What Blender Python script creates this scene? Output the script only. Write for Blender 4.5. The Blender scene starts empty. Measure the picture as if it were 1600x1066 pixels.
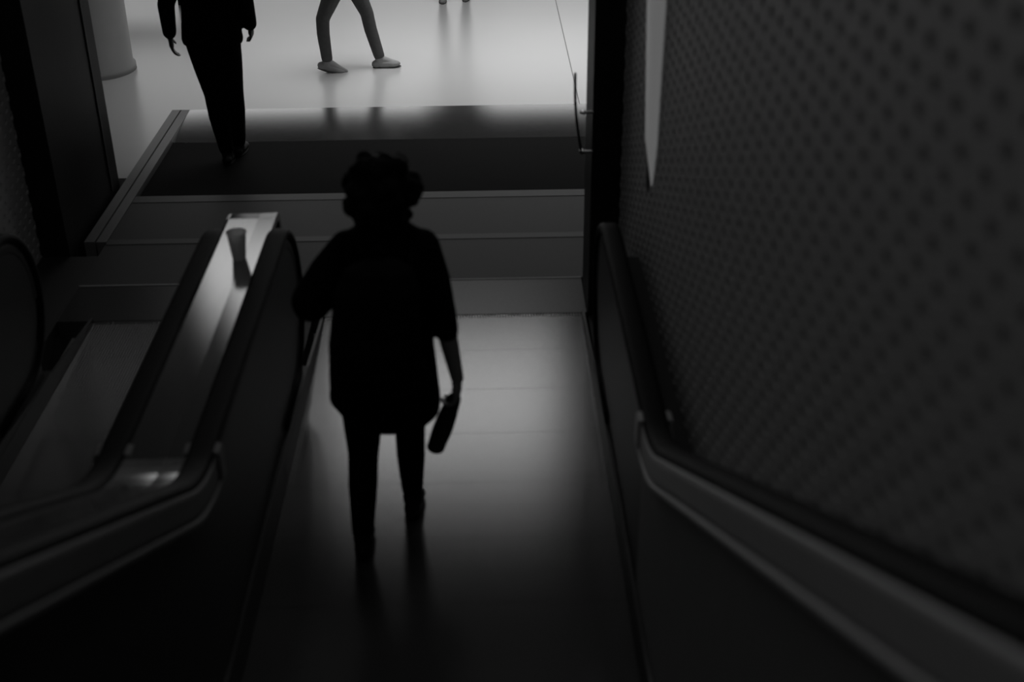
import bpy, bmesh, math, random
from mathutils import Vector, Matrix
random.seed(4)
C = bpy.context.scene.collection
S = bpy.context.scene
PI = math.pi
R = math.radians

# ------------------------------------------------------------------ camera, world, lamps, exposure
def setup_camera(f_px, pitch, yaw, roll, height):
    p, y, r = R(pitch), R(yaw), R(roll)
    fw = Vector((math.sin(y)*math.cos(p), math.cos(y)*math.cos(p), -math.sin(p)))
    rt = Vector((math.cos(y), -math.sin(y), 0)); up = rt.cross(fw)
    rt2 = rt*math.cos(r)+up*math.sin(r); up2 = -rt*math.sin(r)+up*math.cos(r)
    cd = bpy.data.cameras.new('camera'); co = bpy.data.objects.new('camera', cd); C.objects.link(co)
    m = Matrix((rt2, up2, -fw)).transposed().to_4x4(); m.translation = (0, 0, height)
    co.matrix_world = m
    cd.sensor_fit = 'HORIZONTAL'; cd.sensor_width = 36; cd.lens = f_px/1600*36
    cd.clip_start = .05; cd.clip_end = 200
    cd.dof.use_dof = True; cd.dof.focus_distance = 12; cd.dof.aperture_fstop = 1.6
    S.camera = co
setup_camera(1950, 28.8, 1.2, -0.5, 3.2)

w = bpy.data.worlds.new('world'); S.world = w; w.use_nodes = True
w.node_tree.nodes['Background'].inputs[0].default_value = (1, 1, 1, 1)
w.node_tree.nodes['Background'].inputs[1].default_value = .008
S.view_settings.view_transform = 'Standard'; S.view_settings.look = 'None'
S.view_settings.exposure = 0.0; S.view_settings.gamma = 1.0
S.view_settings.use_curve_mapping = False

def area(name, loc, target, sx, sy, power, spread=180):
    d = bpy.data.lights.new(name, 'AREA'); d.shape = 'RECTANGLE'; d.size = sx; d.size_y = sy
    d.energy = power; d.spread = R(spread)
    o = bpy.data.objects.new(name, d); C.objects.link(o); o.location = loc
    o.rotation_euler = (Vector(target)-Vector(loc)).to_track_quat('-Z', 'Y').to_euler()
    return o
# louvred ceiling lamps of the hall, and the bright fascia lamp the treads and the deck mirror
area('hall_ceiling_lamp', (0.9, 11.0, 5.0), (0.9, 11.0, 0), 5.0, 2.2, 50, 75)
area('hall_fascia_lamp', (-.5, 12.6, 4.55), (-.5, 0, 4.55), 2.6, 1.7, 19, 180)
area('hall_side_lamp', (-2.7, 12.6, 4.6), (-2.7, 0, 4.6), 1.0, 1.2, 3.6, 180)
# unseen fill lights added above the stair well to lift walls and rails
area('well_fill_light', (-2.0, 1.2, 5.2), (-1.0, 2.0, 0), 1.2, 2.0, 3.0, 180)
area('well_fill_light', (0.4, 4.6, 6.0), (0.4, 4.8, 0), .6, 1.5, 7, 180)

# ------------------------------------------------------------------ materials
def mat(name, g, rough=.6, metal=0., spec=.5, noise=0., nscale=30., bump=0., stretch=(1,1,1)):
    m = bpy.data.materials.new(name); m.use_nodes = True
    nt = m.node_tree; b = nt.nodes['Principled BSDF']
    b.inputs['Base Color'].default_value = (g, g, g, 1); b.inputs['Roughness'].default_value = rough
    b.inputs['Metallic'].default_value = metal; b.inputs['Specular IOR Level'].default_value = spec
    if noise or bump:
        tc = nt.nodes.new('ShaderNodeTexCoord'); mp = nt.nodes.new('ShaderNodeMapping')
        mp.inputs['Scale'].default_value = stretch
        n = nt.nodes.new('ShaderNodeTexNoise'); n.inputs['Scale'].default_value = nscale; n.inputs['Detail'].default_value = 4
        nt.links.new(tc.outputs['Object'], mp.inputs[0]); nt.links.new(mp.outputs[0], n.inputs['Vector'])
        if noise:
            r = nt.nodes.new('ShaderNodeMapRange')
            r.inputs['To Min'].default_value = g*(1-noise); r.inputs['To Max'].default_value = g*(1+noise)
            nt.links.new(n.outputs['Fac'], r.inputs['Value'])
            cb = nt.nodes.new('ShaderNodeCombineColor')
            for i in range(3): nt.links.new(r.outputs[0], cb.inputs[i])
            nt.links.new(cb.outputs[0], b.inputs['Base Color'])
        if bump:
            bp = nt.nodes.new('ShaderNodeBump'); bp.inputs['Strength'].default_value = bump; bp.inputs['Distance'].default_value = .004
            nt.links.new(n.outputs['Fac'], bp.inputs['Height']); nt.links.new(bp.outputs[0], b.inputs['Normal'])
    return m
M = dict(
    hall=mat('polished_floor', .62, .28, noise=.05, nscale=.7, spec=.5),
    wallb=mat('pale_plaster', .5, .8, noise=.05, nscale=3),
    strip=mat('polished_steel_strip', .62, .16, metal=1., noise=.06, nscale=30),
    trim=mat('brushed_trim', .2, .5, noise=.15, nscale=40, stretch=(1, .05, 1)),
    mat=mat('black_mat', .012, .95, spec=.1, noise=.35, nscale=300, bump=.6),
    plate=mat('landing_plate', .075, .55, metal=.3, noise=.12, nscale=60, bump=.1),
    plated=mat('landing_plate_dark', .038, .6, metal=.3, noise=.12, nscale=60),
    comb=mat('comb_aluminium', .16, .5, metal=.5, noise=.1, nscale=60),
    tread=mat('tread_aluminium', .34, .27, metal=1., noise=.12, nscale=40, stretch=(1, 4, 1)),
    riser=mat('step_riser', .04, .6, metal=.3),
    skirt=mat('skirt_black', .012, .5),
    panel=mat('balustrade_panel', .03, .5, spec=.25, noise=.08, nscale=8),
    guide_shade=mat('guide_painted_shaded', .16, .6, noise=.1, nscale=50, stretch=(1, .1, 1)),  # left-hand guides: same paint, shade put into the colour
    panel_lit=mat('panel_lit_tone', .16, .6, noise=.08, nscale=8),  # right incline panel: same panel, its lit tone put into the colour
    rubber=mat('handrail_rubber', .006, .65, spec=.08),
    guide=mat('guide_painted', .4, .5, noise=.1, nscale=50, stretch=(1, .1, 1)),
    deck=mat('deck_steel', .5, .3, metal=1., noise=.05, nscale=20, stretch=(8, .4, 1)),
    dark=mat('dark_metal', .015, .55, spec=.3, noise=.2, nscale=10),
    post=mat('post_metal', .02, .5, spec=.08, noise=.2, nscale=6),
    perf=mat('perforated_sheet', .42, .6, noise=.08, nscale=6),
    back=mat('backing_grey', .44, .9, spec=.1),
    chrome=mat('bright_steel', .6, .25, metal=1.),
    column=mat('column_plaster', .42, .7, noise=.06, nscale=8),
    skin=mat('skin', .5, .6, noise=.05, nscale=20),
    skin_shade=mat('skin_shaded', .05, .6, noise=.05, nscale=20),  # skin darkened in colour to give the backlit silhouette
    hair=mat('black_hair', .006, .8, spec=.1, bump=.5, nscale=60),
    black=mat('black_cloth', .006, .95, spec=.05, bump=.3, nscale=80),
    black2=mat('black_canvas', .009, .9, spec=.1, bump=.3, nscale=120),
    grey=mat('charcoal_cloth', .13, .9, spec=.1, noise=.15, nscale=40),
    shoe=mat('dark_shoe', .012, .6, spec=.3),
    sole=mat('sole_grey', .12, .7),
    greyshoe=mat('grey_shoe', .4, .7),
    pouch=mat('dark_leather', .03, .55, noise=.2, nscale=40),
    paper=mat('paper_cup', .7, .8, noise=.06, nscale=30),
    eye=mat('eye', .3, .2),
)
def lampmat(name, s):
    m = bpy.data.materials.new(name); m.use_nodes = True
    b = m.node_tree.nodes['Principled BSDF']
    b.inputs['Base Color'].default_value = (.5, .5, .5, 1); b.inputs['Emission Color'].default_value = (1, 1, 1, 1)
    b.inputs['Emission Strength'].default_value = s
    return m
M['lamp'] = lampmat('dim_lamp_diffuser', .1)
M['pane_glow'] = lampmat('glow_pane_emission', 1.15)  # emission for the added panes, not a known light source
def satin(name, rough, diffuse):
    # satin metal: a tight mirror lobe over a share of plain grey
    m = M[name]; nt = m.node_tree; b = nt.nodes['Principled BSDF']
    b.inputs['Metallic'].default_value = 0; b.inputs['Specular IOR Level'].default_value = 0; b.inputs['Roughness'].default_value = .8
    g = nt.nodes.new('ShaderNodeBsdfAnisotropic'); g.distribution = 'BECKMANN'; g.inputs['Roughness'].default_value = rough
    for l in list(nt.links):
        if l.to_socket == b.inputs['Base Color']: nt.links.new(l.from_socket, g.inputs['Color'])
    mx = nt.nodes.new('ShaderNodeMixShader'); mx.inputs[0].default_value = 1-diffuse
    nt.links.new(b.outputs[0], mx.inputs[1]); nt.links.new(g.outputs[0], mx.inputs[2])
    nt.links.new(mx.outputs[0], nt.nodes['Material Output'].inputs['Surface'])
    return g
def thin(name, share):
    m = M[name]; nt = m.node_tree; b = nt.nodes['Principled BSDF']; t = nt.nodes.new('ShaderNodeBsdfTranslucent'); t.inputs[0].default_value = (.8, .8, .8, 1)
    mx = nt.nodes.new('ShaderNodeMixShader'); mx.inputs[0].default_value = share
    nt.links.new(b.outputs[0], mx.inputs[1]); nt.links.new(t.outputs[0], mx.inputs[2]); nt.links.new(mx.outputs[0], nt.nodes['Material Output'].inputs['Surface'])
thin('paper', .85)
satin('strip', .23, .05); satin('deck', .16, .08); satin('comb', .3, .4)
def ribbed():
    # aluminium tread with very fine cross ribs in its colour and relief
    m = M['tread']; nt = m.node_tree; b = nt.nodes['Principled BSDF']
    tc = nt.nodes.new('ShaderNodeTexCoord'); wv = nt.nodes.new('ShaderNodeTexWave'); wv.bands_direction = 'Y'
    wv.inputs['Scale'].default_value = 30; wv.inputs['Distortion'].default_value = 0
    bp = nt.nodes.new('ShaderNodeBump'); bp.inputs['Strength'].default_value = .08; bp.inputs['Distance'].default_value = .001
    nt.links.new(tc.outputs['Object'], wv.inputs['Vector']); nt.links.new(wv.outputs['Fac'], bp.inputs['Height'])
    # the ribs also show as faint alternate bands of colour
    w2 = nt.nodes.new('ShaderNodeTexWave'); w2.bands_direction = 'Y'; w2.inputs['Scale'].default_value = 19; w2.inputs['Distortion'].default_value = 0
    mr = nt.nodes.new('ShaderNodeMapRange'); mr.inputs['To Min'].default_value = .88; mr.inputs['To Max'].default_value = 1.1
    nt.links.new(tc.outputs['Object'], w2.inputs['Vector']); nt.links.new(w2.outputs['Fac'], mr.inputs['Value'])
    old = b.inputs['Base Color'].links[0].from_socket
    mul = nt.nodes.new('ShaderNodeVectorMath'); mul.operation = 'MULTIPLY'
    nt.links.new(old, mul.inputs[0]); nt.links.new(mr.outputs[0], mul.inputs[1]); nt.links.new(mul.outputs[0], b.inputs['Base Color'])
    g = satin('tread', .2, .22); nt.links.new(bp.outputs[0], g.inputs['Normal'])
ribbed()

# ------------------------------------------------------------------ helpers
def link(name, me, m=None, parent=None, loc=None, smooth=False):
    o = bpy.data.objects.new(name, me); C.objects.link(o)
    if m: me.materials.append(m)
    if parent: o.parent = parent
    if loc: o.location = loc
    if smooth:
        for p in me.polygons: p.use_smooth = True
    return o
def mesh(name, vs, fs):
    me = bpy.data.meshes.new(name); me.from_pydata([tuple(v) for v in vs], [], fs)
    bm = bmesh.new(); bm.from_mesh(me); bmesh.ops.recalc_face_normals(bm, faces=bm.faces); bm.to_mesh(me); bm.free()
    return me
def thing(name, label, cat, loc=(0, 0, 0), group=None):
    o = bpy.data.objects.new(name, None); C.objects.link(o); o.location = loc
    return tag(o, label, cat, group)
def tag(o, label, cat, group=None):
    o['label'] = label; o['category'] = cat
    if group: o['group'] = group
    return o
def struct(o):
    o['kind'] = 'structure'; return o
def box_data(x0, x1, y0, y1, z0, z1, off=0):
    v = [(x0,y0,z0),(x1,y0,z0),(x1,y1,z0),(x0,y1,z0),(x0,y0,z1),(x1,y0,z1),(x1,y1,z1),(x0,y1,z1)]
    f = [(0,3,2,1),(4,5,6,7),(0,1,5,4),(1,2,6,5),(2,3,7,6),(3,0,4,7)]
    return v, [tuple(i+off for i in q) for q in f]
def boxes(lst):
    V, F = [], []
    for b in lst:
        v, f = box_data(*b, off=len(V)); V += v; F += f
    return V, F
def box(name, b, m, parent=None, bevel=0.):
    me = mesh(name, *box_data(*b))
    if bevel:
        bm = bmesh.new(); bm.from_mesh(me)
        bmesh.ops.bevel(bm, geom=list(bm.edges), offset=bevel, segments=2, profile=.5, affect='EDGES')
        bm.to_mesh(me); bm.free()
    return link(name, me, m, parent)
def sweep(path, prof, X, cap=True):
    """sweep a closed profile [(x, n)] along a path [(y, z)] in the plane x = X; n is measured along the path normal"""
    V, F = [], []; n = len(prof); L = len(path)
    for i, (y, z) in enumerate(path):
        a = path[max(i-1, 0)]; b = path[min(i+1, L-1)]
        ty, tz = b[0]-a[0], b[1]-a[1]; l = math.hypot(ty, tz); ty /= l; tz /= l
        ny, nz = -tz, ty                      # left normal of the direction of travel
        for (px, pn) in prof: V.append((X+px, y+ny*pn, z+nz*pn))
    for i in range(L-1):
        for k in range(n):
            F.append((i*n+k, i*n+(k+1) % n, (i+1)*n+(k+1) % n, (i+1)*n+k))
    if cap: F += [tuple(range(n)), tuple((L-1)*n+k for k in range(n))]
    return V, F
def rrect(wd, h, r, cy=0, seg=3):
    out = []
    for (sx, sy, a0) in ((1, 1, 0), (-1, 1, 90), (-1, -1, 180), (1, -1, 270)):
        for k in range(seg+1):
            a = R(a0+90*k/seg)
            out.append((sx*(wd/2-r)+r*math.cos(a), cy+sy*(h/2-r)+r*math.sin(a)))
    return out
def lathe(prof, seg=24):
    V, F = [], []; n = len(prof)
    for i in range(seg):
        a = 2*PI*i/seg
        for (r, z) in prof: V.append((r*math.cos(a), r*math.sin(a), z))
    for i in range(seg):
        j = (i+1) % seg
        for k in range(n-1): F.append((i*n+k, j*n+k, j*n+k+1, i*n+k+1))
    F.append(tuple(i*n for i in range(seg))); F.append(tuple(i*n+n-1 for i in range(seg)))
    return V, F

# rounded solids that are fused to one skin by a voxel remesh
class Solid:
    def __init__(s): s.V = []; s.F = []
    def add(s, v, f):
        o = len(s.V); s.V += [tuple(p) for p in v]; s.F += [tuple(i+o for i in q) for q in f]; return s
    def ball(s, c, rx, ry=None, rz=None, rot=None, nu=14, nv=9):
        ry = rx if ry is None else ry; rz = rx if rz is None else rz
        V = [Vector((0, 0, rz))]; F = []
        for j in range(1, nv):
            t = PI*j/nv
            for i in range(nu):
                a = 2*PI*i/nu; V.append(Vector((rx*math.sin(t)*math.cos(a), ry*math.sin(t)*math.sin(a), rz*math.cos(t))))
        V.append(Vector((0, 0, -rz))); last = len(V)-1
        for i in range(nu):
            F.append((0, 1+i, 1+(i+1) % nu))
            F.append((last, 1+(nv-2)*nu+(i+1) % nu, 1+(nv-2)*nu+i))
            for j in range(nv-2):
                a, b = 1+j*nu+i, 1+j*nu+(i+1) % nu
                F.append((a, a+nu, b+nu, b))
        if rot: V = [rot @ v for v in V]
        return s.add([v+Vector(c) for v in V], F)
    def tube(s, pts, rs, nu=12):
        """tapered chain: frusta with balls at the joints"""
        pts = [Vector(p) for p in pts]
        for p, r in zip(pts, rs): s.ball(p, r, nu=nu, nv=8)
        for a, b, ra, rb in zip(pts, pts[1:], rs, rs[1:]):
            d = (b-a)
            if d.length < 1e-5: continue
            q = d.to_track_quat('Z', 'Y').to_matrix()
            V = [a+q @ Vector((ra*math.cos(2*PI*i/nu), ra*math.sin(2*PI*i/nu), 0)) for i in range(nu)]
            V += [b+q @ Vector((rb*math.cos(2*PI*i/nu), rb*math.sin(2*PI*i/nu), 0)) for i in range(nu)]
            F = [(i, (i+1) % nu, nu+(i+1) % nu, nu+i) for i in range(nu)]+[tuple(range(nu))[::-1], tuple(range(nu, 2*nu))]
            s.add(V, F)
        return s
    def loft(s, rings, nu=24):
        """rings of (x, y, z, rx, ry), capped"""
        V, F = [], []; n = len(rings)
        for (x, y, z, rx, ry) in rings:
            for i in range(nu):
                a = 2*PI*i/nu; V.append((x+rx*math.cos(a), y+ry*math.sin(a), z))
        for j in range(n-1):
            for i in range(nu): F.append((j*nu+i, j*nu+(i+1) % nu, (j+1)*nu+(i+1) % nu, (j+1)*nu+i))
        F += [tuple(range(nu))[::-1], tuple((n-1)*nu+i for i in range(nu))]
        return s.add(V, F)
    def build(s, name, m, parent, voxel=.01, smooth=4):
        me = mesh(name+'_raw', s.V, s.F)
        o = bpy.data.objects.new(name+'_raw', me); C.objects.link(o)
        md = o.modifiers.new('r', 'REMESH'); md.mode = 'VOXEL'; md.voxel_size = voxel
        if smooth:
            ms = o.modifiers.new('s', 'SMOOTH'); ms.factor = .5; ms.iterations = smooth
        dg = bpy.context.evaluated_depsgraph_get(); dg.update()
        out = bpy.data.meshes.new_from_object(o.evaluated_get(dg)); out.name = name
        bpy.data.objects.remove(o); bpy.data.meshes.remove(me)
        return link(name, out, m, parent, smooth=True)

# ------------------------------------------------------------------ paths of the two moving stairs (travel along y, rising towards the viewer)
TAN = math.tan(R(30))
def bend(u, wd):
    return 0. if u < -wd else ((u+wd)**2/(4*wd) if u < wd else u)
def step_z(y): return TAN*bend(3.0-y, .35)
RAIL_Z = .91
def rail_z(y, yb=3.25): return RAIL_Z+TAN*bend(yb-y, .16)
Y_TOP = -1.4
NY, NZ, NR = 5.14, RAIL_Z-.37, .37           # newel circle
def ys(a, b, n): return [a+(b-a)*i/n for i in range(n+1)]
def rail_line(yb): return [(y, rail_z(y, yb)) for y in [Y_TOP, 0, 1.5, 2.6]+ys(3.0, 3.7, 14)+[4.2, 4.7]]
rail_path = rail_line(3.25)
newel_arc = [(NY+NR*math.sin(PI*k/20), NZ+NR*math.cos(PI*k/20)) for k in range(21)]

Y_COMB, Y_SEAM, Y_MIDL, Y_MAT0, Y_MAT1, Y_HALL = 6.13, 6.57, 7.2, 7.95, 9.1, 9.8

# ------------------------------------------------------------------ large structure
WR, WL = .70, -2.72
struct(link('floor', mesh('floor', *box_data(-9, 7, Y_HALL, 26, -.2, 0)), M['hall']))
struct(link('floor', mesh('floor', *box_data(-9, -2.52, 8.3, Y_HALL, -.2, 0)), M['hall']))
# polished threshold profile that curves gently down from the hall floor to the sunken mat
V, F = [], []
for k in range(17):
    u = k/16; yy = Y_HALL-.004-(Y_HALL-Y_MAT1-.009)*u
    for i in range(9): V.append((-2.38+7.38*i/8, yy, .001-.032*u*u))
for k in range(16):
    for i in range(8): F.append((9*k+i, 9*k+i+1, 9*k+i+10, 9*k+i+9))
o = struct(link('trim_1', mesh('trim', V, F), M['strip'], smooth=True))
struct(link('trim_8', mesh('trim', *boxes([(WL, -2.38, -1.3, 7.0, -.2, -.004), (.55, WR, 4.6, 6.1, -.2, -.004)])), M['plated']))
struct(link('trim_2', mesh('trim', *boxes([(-2.52, -2.455, 7.2, 9.79, -.2, .004), (-2.445, -2.38, 7.2, 9.79, -.2, .002)])), M['trim']))
struct(link('trim_3', mesh('trim', *box_data(-2.38, 5, Y_MAT0, Y_MAT1, -.2, -.062)), M['back']))
struct(link('trim_4', mesh('trim', *box_data(.766, .774, Y_HALL, 22, 0, .0015)), M['trim']))
struct(link('wall_back', mesh('wall', *boxes([(-9, 9, 26.1, 26.3, -.2, 8), (-9, 9, 25.9, 26.1, 5.65, 8)])), M['dark']))
for k in range(6):  # unseen glowing panes added for the strip and hall floor to reflect
    wn = struct(link('glow_pane_%d' % (k+1), mesh('glow_pane', *box_data(-9+3*k+.05, -6+3*k-.05, 26.0, 26.04, .12, 5.6)), M['pane_glow']))
    link('glow_pane_frame', mesh('glow_pane_frame', *boxes([(-9+3*k-.04, -9+3*k+.05, 25.94, 26.06, 0, 5.65), (-9+3*k+.05, -6+3*k-.05, 25.94, 26.06, 0, .12)])), M['column'], wn)

# perforated sheet: one cell repeated, holes are real openings with depth
def perforated(wid, hgt, px=.10, pz=.057):
    nx, nz = round(wid/px), round(hgt/pz)
    V, F = [], []
    for i in range(nx):
        for j in range(nz):
            sh = .5*px if j % 2 else 0
            cx, cz = (i+.5)*px, (j+.5)*pz
            o = len(V)
            hx, hz = px/2, pz/2
            rim = [(hx, 0), (hx, hz), (0, hz), (-hx, hz), (-hx, 0), (-hx, -hz), (0, -hz), (hx, -hz)]
            for (a, b) in rim: V.append((0, cx+a+sh, cz+b))
            for k in range(8):
                a = PI/4*k; V.append((0, cx+sh+.027*math.cos(a), cz+.017*math.sin(a)))
            for k in range(8):
                a = PI/4*k; V.append((.005, cx+sh+.024*math.cos(a), cz+.015*math.sin(a)))
            for k in range(8):
                q = (k+1) % 8
                F.append((o+k, o+q, o+8+q, o+8+k)); F.append((o+8+k, o+8+q, o+16+q, o+16+k))
    me = bpy.data.meshes.new('perforated_panel'); me.from_pydata(V, [], F)
    me.materials.append(M['perf'])
    return me
panel_me = perforated(2.4, 4.56)
wr = struct(link('wall_right', mesh('wall', *box_data(WR+.006, WR+.2, -1.3, 6.1, -.2, 5.0)), M['back']))
wl = struct(link('wall_left', mesh('wall', *box_data(WL-.2, WL-.006, -1.3, 7.0, -.2, 5.0)), M['back']))
for k in range(3):
    o = bpy.data.objects.new('perforated_panel', panel_me); C.objects.link(o); o.parent = wr; o.location = (WR, -1.13+k*2.4, -.1)
    o = bpy.data.objects.new('perforated_panel', panel_me); C.objects.link(o); o.parent = wl
    o.location = (WL, -.23+k*2.4, -.1); o.scale = (-1, 1, 1)
# jambs where the stair well opens into the hall
jr = struct(link('trim_5', mesh('jamb', *boxes([(.548, .70, 6.1, 6.5, -.2, 5), (.70, 1.0, 6.12, 6.5, -.2, 5)])), M['post']))
link('frame_groove', mesh('frame_groove', *boxes([(.618, .626, 6.092, 6.1, .02, 4.9)])), M['dark'], jr)
jl = struct(link('trim_6', mesh('jamb', *boxes([(-3.0, -2.55, 7.0, 8.2, -.2, 5), (-2.95, -2.60, 8.2, 8.32, -.2, 5)])), M['post']))
link('frame_groove', mesh('frame_groove', *boxes([(-2.55, -2.542, 8.0, 8.02, .02, 4.9)])), M['dark'], jl)
struct(link('trim_7', mesh('filler', *box_data(-1.215, -.975, 4.6, Y_COMB, -.2, -.005)), M['plated']))

# ------------------------------------------------------------------ the moving stairs
def build_escalator(xl, xr, label, wall_side, px0, px1):
    t = thing('escalator', label, 'escalator', ((xl+xr)/2, 4.5, 0), 'pair of moving stairs side by side')
    cx = (xl+xr)/2
    def part(name, data, m, smooth=False, parent=None):
        V, F = data
        o = link(name, mesh(name, [(v[0]-cx, v[1]-4.5, v[2]) for v in V], F), m, parent or t)
        if smooth:
            for p in o.data.polygons: p.use_smooth = True
        return o
    # steps: tread plate with raised cleats, each step a piece
    hw = (xr-xl)/2-.045
    lst = [(-hw, hw, -.199, .199, -.03, -.003)]
    n = int(2*hw/.014)
    lst += [(-hw+(k+.2)*2*hw/n, -hw+(k+.85)*2*hw/n, -.199, .199, -.003, 0) for k in range(n)]
    sm = mesh('step', *boxes(lst)); sm.materials.append(M['tread'])
    rm = mesh('riser', *boxes([(-hw, hw, -.19, -.17, -.24, -.03), (-hw, hw, .17, .19, -.24, -.03)])); rm.materials.append(M['riser'])
    y = Y_COMB-.2; k = 0
    while y > Y_TOP:
        z = step_z(y)
        o = bpy.data.objects.new('step', sm); C.objects.link(o); o.parent = t; o.location = (0, y-4.5, z)
        r = bpy.data.objects.new('riser', rm); C.objects.link(r); r.parent = o
        y -= .4
    # landing: comb teeth, comb plate, two floor plates with open joints and bright edge strips
    n = 90
    part('comb', boxes([(xl+.05+(j+.3)*(xr-xl-.1)/n, xl+.05+(j+.75)*(xr-xl-.1)/n, Y_COMB-.03, Y_COMB+.03, -.002, .0015) for j in range(n)]), M['comb'])
    part('comb_plate', box_data(px0, px1, Y_COMB, Y_SEAM-.006, -.1, .003), M['comb'])
    part('edge_strip', box_data(px0, px1, Y_SEAM-.005, Y_SEAM+.007, -.1, .006), M['guide'])
    part('landing_plate', box_data(px0, px1+(.5 if wall_side > 0 else 0), Y_SEAM+.009, Y_MIDL-.05, -.1, .002), M['plated'])
    part('landing_plate', box_data(px0, px1+(.5 if wall_side > 0 else 0), Y_MIDL-.045, Y_MIDL+.03, -.1, .004), M['plate'])
    part('landing_plate', box_data(px0, px1+(.5 if wall_side > 0 else 0), Y_MIDL+.035, Y_MAT0-.12, -.1, .002), M['plated'])
    part('landing_plate', box_data(px0, px1+(.5 if wall_side > 0 else 0), Y_MAT0-.115, Y_MAT0-.005, -.1, .004), M['plate'])
    # balustrades
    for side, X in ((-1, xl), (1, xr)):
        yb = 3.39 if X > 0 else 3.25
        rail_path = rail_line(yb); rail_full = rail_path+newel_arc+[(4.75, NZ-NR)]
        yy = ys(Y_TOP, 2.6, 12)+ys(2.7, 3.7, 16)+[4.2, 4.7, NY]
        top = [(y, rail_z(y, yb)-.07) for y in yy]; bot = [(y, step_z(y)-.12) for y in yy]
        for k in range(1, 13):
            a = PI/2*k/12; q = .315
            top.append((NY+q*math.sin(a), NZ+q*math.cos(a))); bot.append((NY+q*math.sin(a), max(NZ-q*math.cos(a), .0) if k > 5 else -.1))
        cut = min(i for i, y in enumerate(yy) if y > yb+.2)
        for nm, mt, (i0, i1) in (('incline_panel', 'panel_lit' if X > 0 else 'panel', (0, cut)), ('balustrade_panel', 'panel', (cut, len(top)-1))):
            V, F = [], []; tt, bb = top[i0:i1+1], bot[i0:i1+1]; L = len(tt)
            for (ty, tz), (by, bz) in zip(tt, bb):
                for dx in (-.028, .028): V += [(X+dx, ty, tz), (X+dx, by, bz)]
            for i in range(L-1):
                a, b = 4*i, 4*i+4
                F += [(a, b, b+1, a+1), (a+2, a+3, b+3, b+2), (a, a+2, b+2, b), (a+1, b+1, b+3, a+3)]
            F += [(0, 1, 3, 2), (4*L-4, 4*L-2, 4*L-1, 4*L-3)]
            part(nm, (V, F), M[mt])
        part('newel_base', boxes([(X-.045, X+.045, 4.55, 5.42, -.1, .10)]), M['skirt'])
        part('handrail', sweep(rail_full, rrect(.09, .05, .022), X), M['rubber'], True)
        flat = [p for p in rail_path if p[0] > yb+.2]+newel_arc[:12]
        incl = [p for p in rail_path if p[0] < yb+.22]
        g = part('handrail_guide', sweep(incl, rrect(.106, .10, .02, -.045), X), M['guide' if X > 0 else 'guide_shade'])
        part('lip', sweep(incl, rrect(.12, .018, .006, -.10), X), M['guide' if X > 0 else 'guide_shade'], parent=g).location = (0, 0, 0)
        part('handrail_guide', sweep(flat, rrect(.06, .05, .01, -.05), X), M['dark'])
        part('joint_cover', sweep([(yb+.17, RAIL_Z), (yb+.23, RAIL_Z)], rrect(.122, .13, .012, -.05), X), M['guide' if X > 0 else 'guide_shade'])
        # skirt on the inner side
        inn = -side
        V, F = [], []
        for y in yy[:-1]+[Y_COMB]:
            a = X+inn*.030; b = X+inn*.044
            for x_ in (a, b): V += [(x_, y, step_z(y)+.15), (x_, y, step_z(y)-.25)]
        for i in range(len(yy)-1):
            a, b = 4*i, 4*i+4
            F += [(a, b, b+1, a+1), (a+2, a+3, b+3, b+2), (a, a+2, b+2, b), (a+1, b+1, b+3, a+3)]
        # the skirt runs out low at the comb
        for k in range(4*(len(yy)-1), 4*len(yy)):
            V[k] = (V[k][0], V[k][1], .02 if k % 2 == 0 else -.2)
        part('skirt', (V, F), M['skirt'])
    # narrow outer deck towards the wall
    Xo = xr if wall_side > 0 else xl
    xw = (Xo+.03, WR-.004) if wall_side > 0 else (WL+.004, Xo-.03)
    pth = [(y, z-.14) for y, z in rail_line(3.39 if wall_side > 0 else 3.25)]+[(5.2, RAIL_Z-.14), (5.3, .5), (5.32, -.1)]
    V, F = [], []
    for y, z in pth: V += [(xw[0], y, z), (xw[1], y, z), (xw[0], y, z-.04), (xw[1], y, z-.04)]
    for i in range(len(pth)-1):
        a, b = 4*i, 4*i+4
        F += [(a, a+1, b+1, b), (a+2, b+2, b+3, a+3), (a, b, b+2, a+2), (a+1, a+3, b+3, b+1)]
    part('outer_deck', (V, F), M['dark'])
    return t
XA, XB, XC, XD = -2.22, -1.24, -.95, .56
build_escalator(XC, XD, 'wide grey escalator running down beside the right-hand perforated wall, a person on its steps', 1, -1.095, .545)
build_escalator(XA, XB, 'narrow dark empty escalator left of the steel deck, beside the left perforated wall', -1, -2.375, -1.095)

# steel deck between the two stairs
dk = thing('escalator_deck', 'glossy steel deck between the two escalators with a paper cup on its far end', 'deck', (-1.095, 4.4, 0))
def deck_z(y): return rail_z(y)+.003
V, F = [], []
pth = [(y, deck_z(y)) for y in [Y_TOP, 0, 1.5, 2.6]+ys(3.0, 3.6, 12)+[4.2, 4.7, 5.38]]+[(5.45, RAIL_Z-.002), (5.49, RAIL_Z-.03), (5.505, RAIL_Z-.09), (5.51, 0)]
prof = [(-.115, 0), (-.10, .004), (.035, .004), (.115, .007), (.115, -.03), (-.115, -.03)]
def chunk(a, b): return [p for p in pth if a <= p[0] <= b]
for nm, (a, b) in (('cover_plate', (-2, 3.01)), ('cover_plate', (3.0, 4.21)), ('cover_plate', (4.2, 6))):
    V, F = sweep(chunk(a, b), prof, 0)
    link(nm, mesh(nm, [(v[0], v[1]-4.4, v[2]) for v in V], F), M['deck'], dk)
link('deck_core', mesh('deck_core', *boxes([(-.112, .112, -1.2, .9, 0, .78)])), M['dark'], dk)

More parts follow.
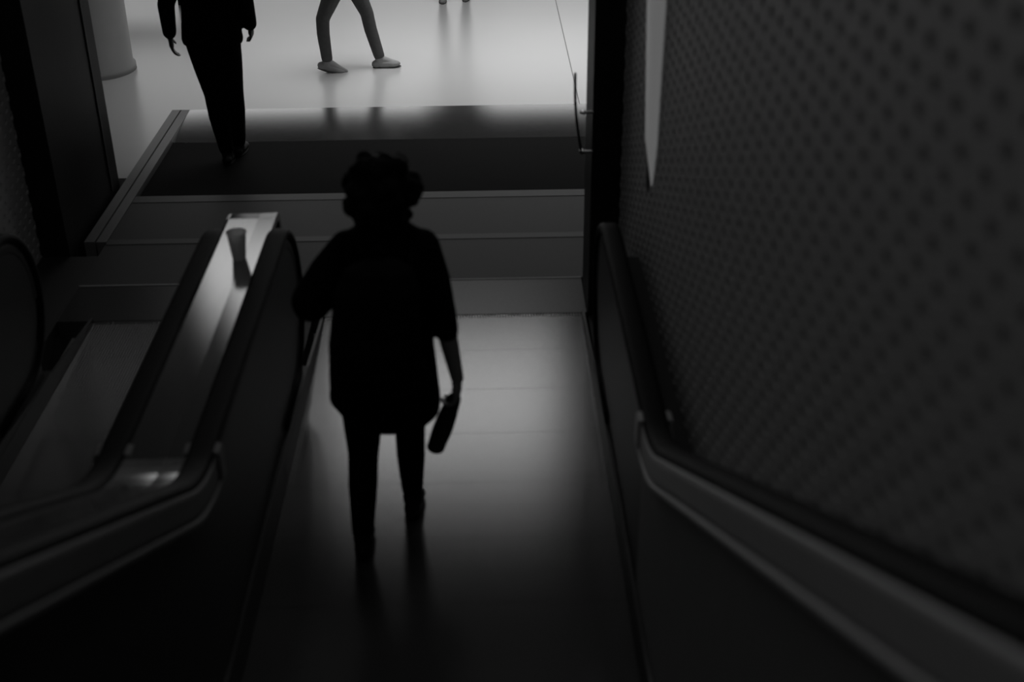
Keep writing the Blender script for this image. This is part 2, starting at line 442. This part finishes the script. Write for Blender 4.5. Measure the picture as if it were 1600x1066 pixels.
# ------------------------------------------------------------------ entrance mat
me = mesh('entrance_mat', *boxes([(-2.37, 1.4, Y_MAT0+.006, Y_MAT1-.006, -.06, -.030)]))
o = link('entrance_mat', me, M['mat']); tag(o, 'wide black entrance mat across the foot of the escalators', 'mat')
# ------------------------------------------------------------------ column and bench in the hall
col = thing('column', 'round pale grey column standing on the bright hall floor at upper left', 'column', (-3.45, 10.95, 0))
V, F = lathe([(.36, 0), (.36, .05), (.34, .06), (.34, 5)], 32)
link('shaft', mesh('shaft', V, F), M['column'], col, smooth=True)
be = thing('bench', 'low dark bench far back on the hall floor behind the round column', 'bench', (-3.75, 13.5, 0))
box('seat', (-.75, .75, -.25, .25, .36, .44), M['dark'], be, .015)
for sx in (-.6, .6): box('leg', (sx-.05, sx+.05, -.22, .22, 0, .36), M['dark'], be)

# ------------------------------------------------------------------ paper cup on the deck
cup = thing('paper_cup', 'grey paper cup standing on the bright steel deck', 'cup', (-1.075, 4.94, RAIL_Z+.008))
V, F = lathe([(.027, 0), (.029, .003), (.041, .118), (.044, .121), (.044, .126), (.041, .126), (.039, .118), (.028, .012)], 28)
link('body', mesh('body', V, F), M['paper'], cup, smooth=True)

# ------------------------------------------------------------------ slim wall lamp on the right wall
wlp = thing('wall_lamp', 'slim dim vertical lamp tapering downward on the right perforated wall', 'lamp', (WR, 4.9, 1.22))
def taper(w0, w1, d0, d1, z0, z1):
    V, F = [], []; n = 9
    ring = lambda w_, d_, z: [(-d_*math.sin(PI*k/(n-1))-.004, w_*math.cos(PI*k/(n-1)), z) for k in range(n)]
    rings = [ring(.1*w0, .1*d0, z0-.2), ring(w0, d0, z0), ring((w0+w1)/2, (d0+d1)/2, (z0+z1)/2), ring(w1, d1, z1)]
    for r in rings: V += r
    for j in range(3):
        for k in range(n-1): F.append((j*n+k, j*n+k+1, (j+1)*n+k+1, (j+1)*n+k))
        F.append((j*n, (j+1)*n, (j+1)*n+n-1, j*n+n-1))
    F += [tuple(range(n)), tuple(range(3*n, 4*n))]
    return V, F
link('diffuser', mesh('diffuser', *taper(.09, .18, .035, .07, .22, 1.4)), M['lamp'], wlp)
box('back_plate', (-.006, 0, .10, .17, -.05, 1.5), M['dark'], wlp)

# ------------------------------------------------------------------ pull handle on the right jamb
h = thing('pull_handle', 'thin curved dark pull handle fixed to the right doorway jamb', 'handle', (.5, 6.08, .93))
bow = [(-.016-.012*math.sin(PI*k/12)+.04*(1-k/12), 0, .02+.42*k/12) for k in range(13)]
s = Solid().tube([(x-.03, y, z) for x, y, z in bow], [.008]*13, 8); s.build('bar', M['dark'], h, .005, 2)
for z in (.03, .24):
    link('fixing', mesh('fixing', *[[(v[0]*.9+.0, v[2]*.03-.0, v[1]*.9+z) for v in lathe([(.010, -.5), (.011, .5)], 12)[0]], lathe([(.010, -.5), (.011, .5)], 12)[1]][0:2]), M['chrome'], h)
    box('arm', (-.02, .05, -.008, .008, z-.006, z+.006), M['chrome'], h)

# ------------------------------------------------------------------ people
def hand(s, wrist, d, n, curl=.5, mirror=1, sc=1.):
    """palm, four unequal bent fingers and a thumb; d along the hand, n the palm's normal"""
    d = Vector(d).normalized(); n = Vector(n); n = (n-d*n.dot(d)).normalized(); sd = d.cross(n)*mirror
    wr_ = Vector(wrist)
    rot = Matrix((sd, d, n)).transposed()
    s.ball(wr_+d*.045*sc, .041*sc, .055*sc, .018*sc, rot=rot)
    for k, (off, ln) in enumerate(((-.030, .068), (-.010, .080), (.010, .075), (.029, .058))):
        p = wr_+d*.088*sc+sd*off*sc; pts = [wr_+d*.05*sc+sd*off*.8*sc, p]; a = 0
        for seg in (.42, .33, .25):
            a += curl*.9
            p = p+(d*math.cos(a)+n*math.sin(a))*ln*seg*sc; pts.append(p)
        s.tube(pts, [.0095*sc, .0095*sc, .009*sc, .0082*sc, .007*sc], 8)
    b = wr_+d*.02*sc-sd*.028*sc
    s.tube([b, b+(-sd*.7+d*.6+n*.3).normalized()*.04*sc, b+(-sd*.7+d*.6+n*.3).normalized()*.04*sc+(d*.8+n*.5-sd*.1).normalized()*.032*sc], [.014*sc, .0115*sc, .009*sc], 8)

def head(s, c, r=1., face=(0, 1, 0)):
    c = Vector(c); f = Vector(face).normalized(); u = Vector((0, 0, 1)); x = f.cross(u)
    rot = Matrix((x, f, u)).transposed()
    P = lambda a, b, z: c+x*a*r+f*b*r+u*z*r
    s.ball(P(0, -.01, .03), .074*r, .094*r, .092*r, rot=rot)      # skull
    s.ball(P(0, .03, -.045), .056*r, .062*r, .07*r, rot=rot)      # jaw
    s.ball(P(0, .062, -.095), .026*r, .024*r, .02*r, rot=rot)     # chin
    s.tube([P(0, .085, .012), P(0, .108, -.026)], [.009*r, .014*r], 8)  # nose
    s.ball(P(0, .084, -.062), .024*r, .012*r, .008*r, rot=rot)    # lips
    for sx in (-1, 1):
        s.ball(P(sx*.077, -.005, -.01), .01*r, .018*r, .03*r, rot=rot)   # ears
        s.ball(P(sx*.033, .078, .03), .022*r, .012*r, .007*r, rot=rot)   # brow
        s.ball(P(sx*.04, .066, -.02), .02*r, .016*r, .018*r, rot=rot)    # cheeks
    return [P(sx*.032, .074, .012) for sx in (-1, 1)]

def person(label, loc, P, cloth, trouser, shoe, hairf, top_rings, sleeve, voxel=.009, group=None, leg_r=(.082, .062, .052), rotz=0, cat='person', skin='skin'):
    """P: joints in the person's own frame (x right, y forward, z up)"""
    t = thing('person', label, cat, loc, group); t.rotation_euler = (0, 0, rotz)
    V_ = Vector
    s = Solid()
    hc = V_(P['head'])
    eyes = head(s, hc, 1., P.get('face', (0, 1, 0)))
    s.tube([hc+V_((0, -.02, -.08)), V_(P['neck'])], [.05, .056])
    nk = V_(P['neck']); pv = V_(P['pelvis'])
    ch = nk.lerp(pv, .3)
    s.loft([(pv.x, pv.y, pv.z-.09, .12, .085), (pv.x, pv.y, pv.z+.02, .155, .105), (nk.lerp(pv, .6).x, nk.lerp(pv, .6).y, nk.lerp(pv, .6).z, .125, .09),
            (ch.x, ch.y, ch.z, .15, .105), (nk.x, nk.y, nk.z-.07, .15, .085), (nk.x, nk.y, nk.z+.0, .07, .06)])
    for k in 'LR':
        sh, el, wr_ = V_(P['sh'+k]), V_(P['el'+k]), V_(P['wr'+k])
        s.tube([nk+V_((0, 0, -.05)), sh, el, el.lerp(wr_, .35), wr_], [.055, .052, .039, .037, .026])
        hd = V_(P.get('hd'+k, wr_-el)); hand(s, wr_, hd, V_(P.get('hn'+k, (1 if k == 'L' else -1, .2, 0))), P.get('curl', .45), 1 if k == 'L' else -1)
        hp, kn, an = V_(P['hp'+k]), V_(P['kn'+k]), V_(P['an'+k])
        s.tube([hp, kn, kn.lerp(an, .35)+V_((0, -.012, 0)), an], [.078, .05, .047, .033])
        td = V_(P['td'+k]); s.tube([an, an+td*.09+V_((0, 0, -.04)), an+td*.16+V_((0, 0, -.055))], [.033, .03, .02])
    s.build('body', M[skin], t, .0065 if voxel < .01 else voxel*.9, 2)
    for e in eyes:
        q = Solid().ball(e, .0125); link('eye', mesh('eye', q.V, q.F), M['eye'], t, smooth=True)
    hairf(hc, t)
    s = Solid().loft(top_rings)
    for k in 'LR':
        sh, el, wr_ = V_(P['sh'+k]), V_(P['el'+k]), V_(P['wr'+k])
        r0, r1, r2, frac = sleeve[k]
        s.tube([sh+V_((0, 0, -.012)), sh.lerp(el, .5), el, el.lerp(wr_, frac)], [.066, (r0+.066)/2, r1, r2])
    s.build('top', M[cloth], t, voxel, 4)
    s = Solid()
    s.loft([(pv.x, pv.y, pv.z-.14, .15, .105), (pv.x, pv.y, pv.z-.02, .17, .12), (pv.x, pv.y, pv.z+.08, .15, .108)])
    for k in 'LR':
        hp, kn, an = V_(P['hp'+k]), V_(P['kn'+k]), V_(P['an'+k])
        s.tube([hp, hp.lerp(kn, .5), kn, kn.lerp(an, .35)+V_((0, -.008, 0)), an+(kn-an)*.06], [leg_r[0]+.012, leg_r[0], leg_r[1], leg_r[1]-.002, leg_r[2]])
    s.build('trousers', M[trouser], t, voxel, 4)
    for k in 'LR':
        an = V_(P['an'+k]); td = V_(P['td'+k]).normalized(); sd = td.cross(V_((0, 0, 1))).normalized(); up = sd.cross(td)
        rot = Matrix((sd, td, up)).transposed()
        q = Solid()
        q.tube([an+up*.015, an-up*.03], [.042, .042]).ball(an+td*.055-up*.055, .043, .125, .035, rot=rot).ball(an+td*.11-up*.06, .046, .07, .028, rot=rot).ball(an-td*.035-up*.052, .036, .045, .036, rot=rot)
        so = q.build('shoe', M[shoe], t, .008, 3)
        q = Solid().ball(an+td*.055-up*.083, .043, .132, .013, rot=rot)
        link('sole', mesh('sole', q.V, q.F), M['sole'] if shoe != 'shoe' else M['shoe'], so, smooth=True)
    return t

def hair_curly(c, t):
    s = Solid(); rnd = random.Random(3)
    s.ball(c+Vector((0, -.05, -.07)), .098, .075, .075)
    s.ball(c+Vector((0, -.03, .03)), .115, .118, .125)
    for k in range(90):
        a = rnd.uniform(0, 2*PI); zz = rnd.uniform(-.75, 1); rr = math.sqrt(max(0, 1-zz*zz))
        p = Vector((rr*math.cos(a)*.125, rr*math.sin(a)*.12-.03, zz*.135+.02))
        if p.y > .05 and p.z < .07: continue
        s.ball(c+p, rnd.uniform(.018, .032), nu=8, nv=6)
    s.build('hair', M['hair'], t, .009, 6)
def hair_short(c, t):
    s = Solid().ball(c+Vector((0, -.022, .05)), .083, .098, .088).ball(c+Vector((0, -.055, -.01)), .07, .06, .08)
    s.build('hair', M['hair'], t, .01, 2)

# the walker on the right stair, seen from behind
PX, PY = -.40, 4.12
P1 = dict(head=(.03, .03, 1.525), neck=(.03, 0, 1.385), pelvis=(.0, 0, .86), face=(0, 1, -.12),
          shL=(-.105, 0, 1.345), elL=(-.245, -.05, 1.14), wrL=(-.115, .17, 1.16), hdL=(.5, .35, .5), hnL=(.3, -1, 0),
          shR=(.165, 0, 1.345), elR=(.232, -.02, 1.055), wrR=(.275, .02, .765), hdR=(-.05, .05, -1), hnR=(-1, .2, 0), curl=.75,
          hpL=(-.085, -.01, .82), knL=(-.105, 0, .44), anL=(-.125, -.06, .085), tdL=(-.04, 1, 0),
          hpR=(.085, .02, .82), knR=(.075, .12, .47), anR=(.065, .20, .105), tdR=(.04, 1, -.18))
p1 = person('person in black with curly hair seen from behind, walking down the wide escalator', (PX, PY, 0), P1, 'black', 'black', 'shoe', hair_curly,
       [(.02, 0, .60, .15, .12), (.015, 0, .635, .19, .145), (-.005, 0, .70, .215, .15), (.0, 0, .85, .20, .145), (.01, 0, 1.05, .175, .13), (.03, 0, 1.25, .175, .125), (.03, 0, 1.35, .16, .10), (.03, 0, 1.40, .125, .08), (.03, 0, 1.44, .07, .065)],
       {'L': (.085, .075, .062, .5), 'R': (.066, .052, .047, .22)}, voxel=.009, leg_r=(.082, .062, .046))
# backpack on the walker's back
bp_ = thing('backpack', 'black backpack worn on the back of the walker with curly hair', 'backpack', (PX, PY, 0))
s = Solid().loft([(-.02, -.20, .84, .13, .06), (-.02, -.205, .87, .165, .085), (-.01, -.205, 1.05, .165, .09), (.01, -.195, 1.25, .15, .08), (.02, -.18, 1.33, .12, .06), (.025, -.17, 1.36, .06, .035)])
s.build('bag', M['black2'], bp_, .01, 3)
s = Solid().loft([(-.02, -.275, .88, .11, .03), (-.02, -.285, .92, .125, .04), (-.015, -.285, 1.05, .12, .04), (-.01, -.275, 1.09, .09, .025)])
s.build('front_pocket', M['black'], bp_, .009, 3)
for sx in (-.085, .13):
    Solid().tube([(sx, -.13, 1.31), (sx, -.06, 1.375), (sx, .06, 1.36), (sx-.01, .13, 1.25), (sx-.01, .12, 1.05), (sx*1.15, -.06, .92), (sx*1.2, -.15, .90)], [.014]*7, 8).build('strap', M['black'], bp_, .008, 1)
Solid().tube([(-.005, -.15, 1.36), (.0, -.165, 1.40), (.04, -.165, 1.40), (.045, -.15, 1.36)], [.008]*4, 8).build('grab_loop', M['black2'], bp_, .006, 1)
# the pouch in the right hand
po = thing('pouch', 'long dark rounded pouch held in the walker\'s right hand', 'pouch', (PX+.262, PY+.03, .675))
dv = Vector((-.085, -.01, -.235))
dz_ = dv.normalized(); dx_ = (Vector((1, 0, 0))-dz_*dz_.x).normalized(); q = Matrix((dx_, dz_.cross(dx_), dz_)).transposed()
s = Solid(); L = dv.length
for k in range(13):
    u = k/12; s.ball(dv*(.04+u*.92), .030+.012*math.sin(PI*min(1, u*1.1)*.75), .02, .03, rot=q)
s.build('case', M['pouch'], po, .006, 3)
Solid().tube([(0, 0, -.01), (-.008, .0, .03), (.0, .01, .05), (.012, 0, .03), (.004, 0, -.01)], [.0045]*5, 8).build('wrist_strap', M['pouch'], po, .004, 1)

# the dark walker stepping on to the mat
P2 = dict(head=(0, .03, 1.62), neck=(0, 0, 1.46), pelvis=(0, 0, .98),
          shL=(-.19, 0, 1.42), elL=(-.285, -.02, 1.14), wrL=(-.305, .05, .90), hdL=(.03, .05, -1), shR=(.19, 0, 1.42), elR=(.26, -.03, 1.17), wrR=(.255, .08, .96),
          hpL=(-.09, 0, .92), knL=(-.035, .02, .5), anL=(.015, -.05, .085), tdL=(-.02, 1, 0), hpR=(.085, 0, .92), knR=(.085, .05, .5), anR=(.07, .12, .085), tdR=(.08, 1, 0))
person('person in dark jacket and tapered black trousers standing on the black entrance mat', (-1.89, 8.70, -.026), P2, 'black', 'black', 'shoe', hair_short,
       [(0, 0, .86, .205, .14), (0, 0, .90, .215, .15), (0, 0, 1.1, .19, .135), (0, 0, 1.3, .195, .13), (0, 0, 1.42, .15, .095), (0, 0, 1.47, .08, .07)],
       {'L': (.068, .06, .05, .85), 'R': (.068, .06, .052, .9)}, voxel=.011, leg_r=(.1, .08, .056), skin='skin_shade')
# the strider across the hall (walking towards +x)
P3 = dict(head=(0, .03, 1.58), neck=(0, 0, 1.42), pelvis=(0, 0, .93),
          shL=(-.17, 0, 1.38), elL=(-.23, .12, 1.12), wrL=(-.2, .3, .95), shR=(.17, 0, 1.38), elR=(.23, -.15, 1.12), wrR=(.22, -.17, .86),
          hpL=(-.08, 0, .88), knL=(-.07, .17, .48), anL=(-.06, .26, .085), tdL=(0, 1, .05), hpR=(.08, 0, .88), knR=(.07, -.20, .47), anR=(.06, -.19, .10), tdR=(0, 1, -.25))
person('person in charcoal trousers striding sideways across the bright hall floor', (-1.18, 10.85, 0), P3, 'grey', 'grey', 'greyshoe', hair_short,
       [(0, 0, .84, .19, .13), (0, 0, .9, .195, .14), (0, 0, 1.1, .17, .12), (0, 0, 1.28, .18, .12), (0, 0, 1.38, .14, .09), (0, 0, 1.43, .075, .065)],
       {'L': (.06, .05, .045, .9), 'R': (.06, .05, .045, .9)}, voxel=.012, leg_r=(.082, .06, .05), rotz=-PI/2)
# feet at the top edge
P4 = dict(P2); P4.update(anL=(-.12, -.02, .085), knL=(-.11, .03, .5), anR=(.12, .06, .085), knR=(.1, .06, .5))
person('person far off in the hall, only the shoes inside the picture at top', (-.30, 13.25, 0), P4, 'grey', 'grey', 'greyshoe', hair_short,
       [(0, 0, .86, .205, .14), (0, 0, .90, .215, .15), (0, 0, 1.1, .19, .135), (0, 0, 1.3, .195, .13), (0, 0, 1.42, .15, .095), (0, 0, 1.47, .08, .07)],
       {'L': (.068, .06, .05, .85), 'R': (.068, .06, .052, .9)}, voxel=.013, leg_r=(.09, .066, .056))
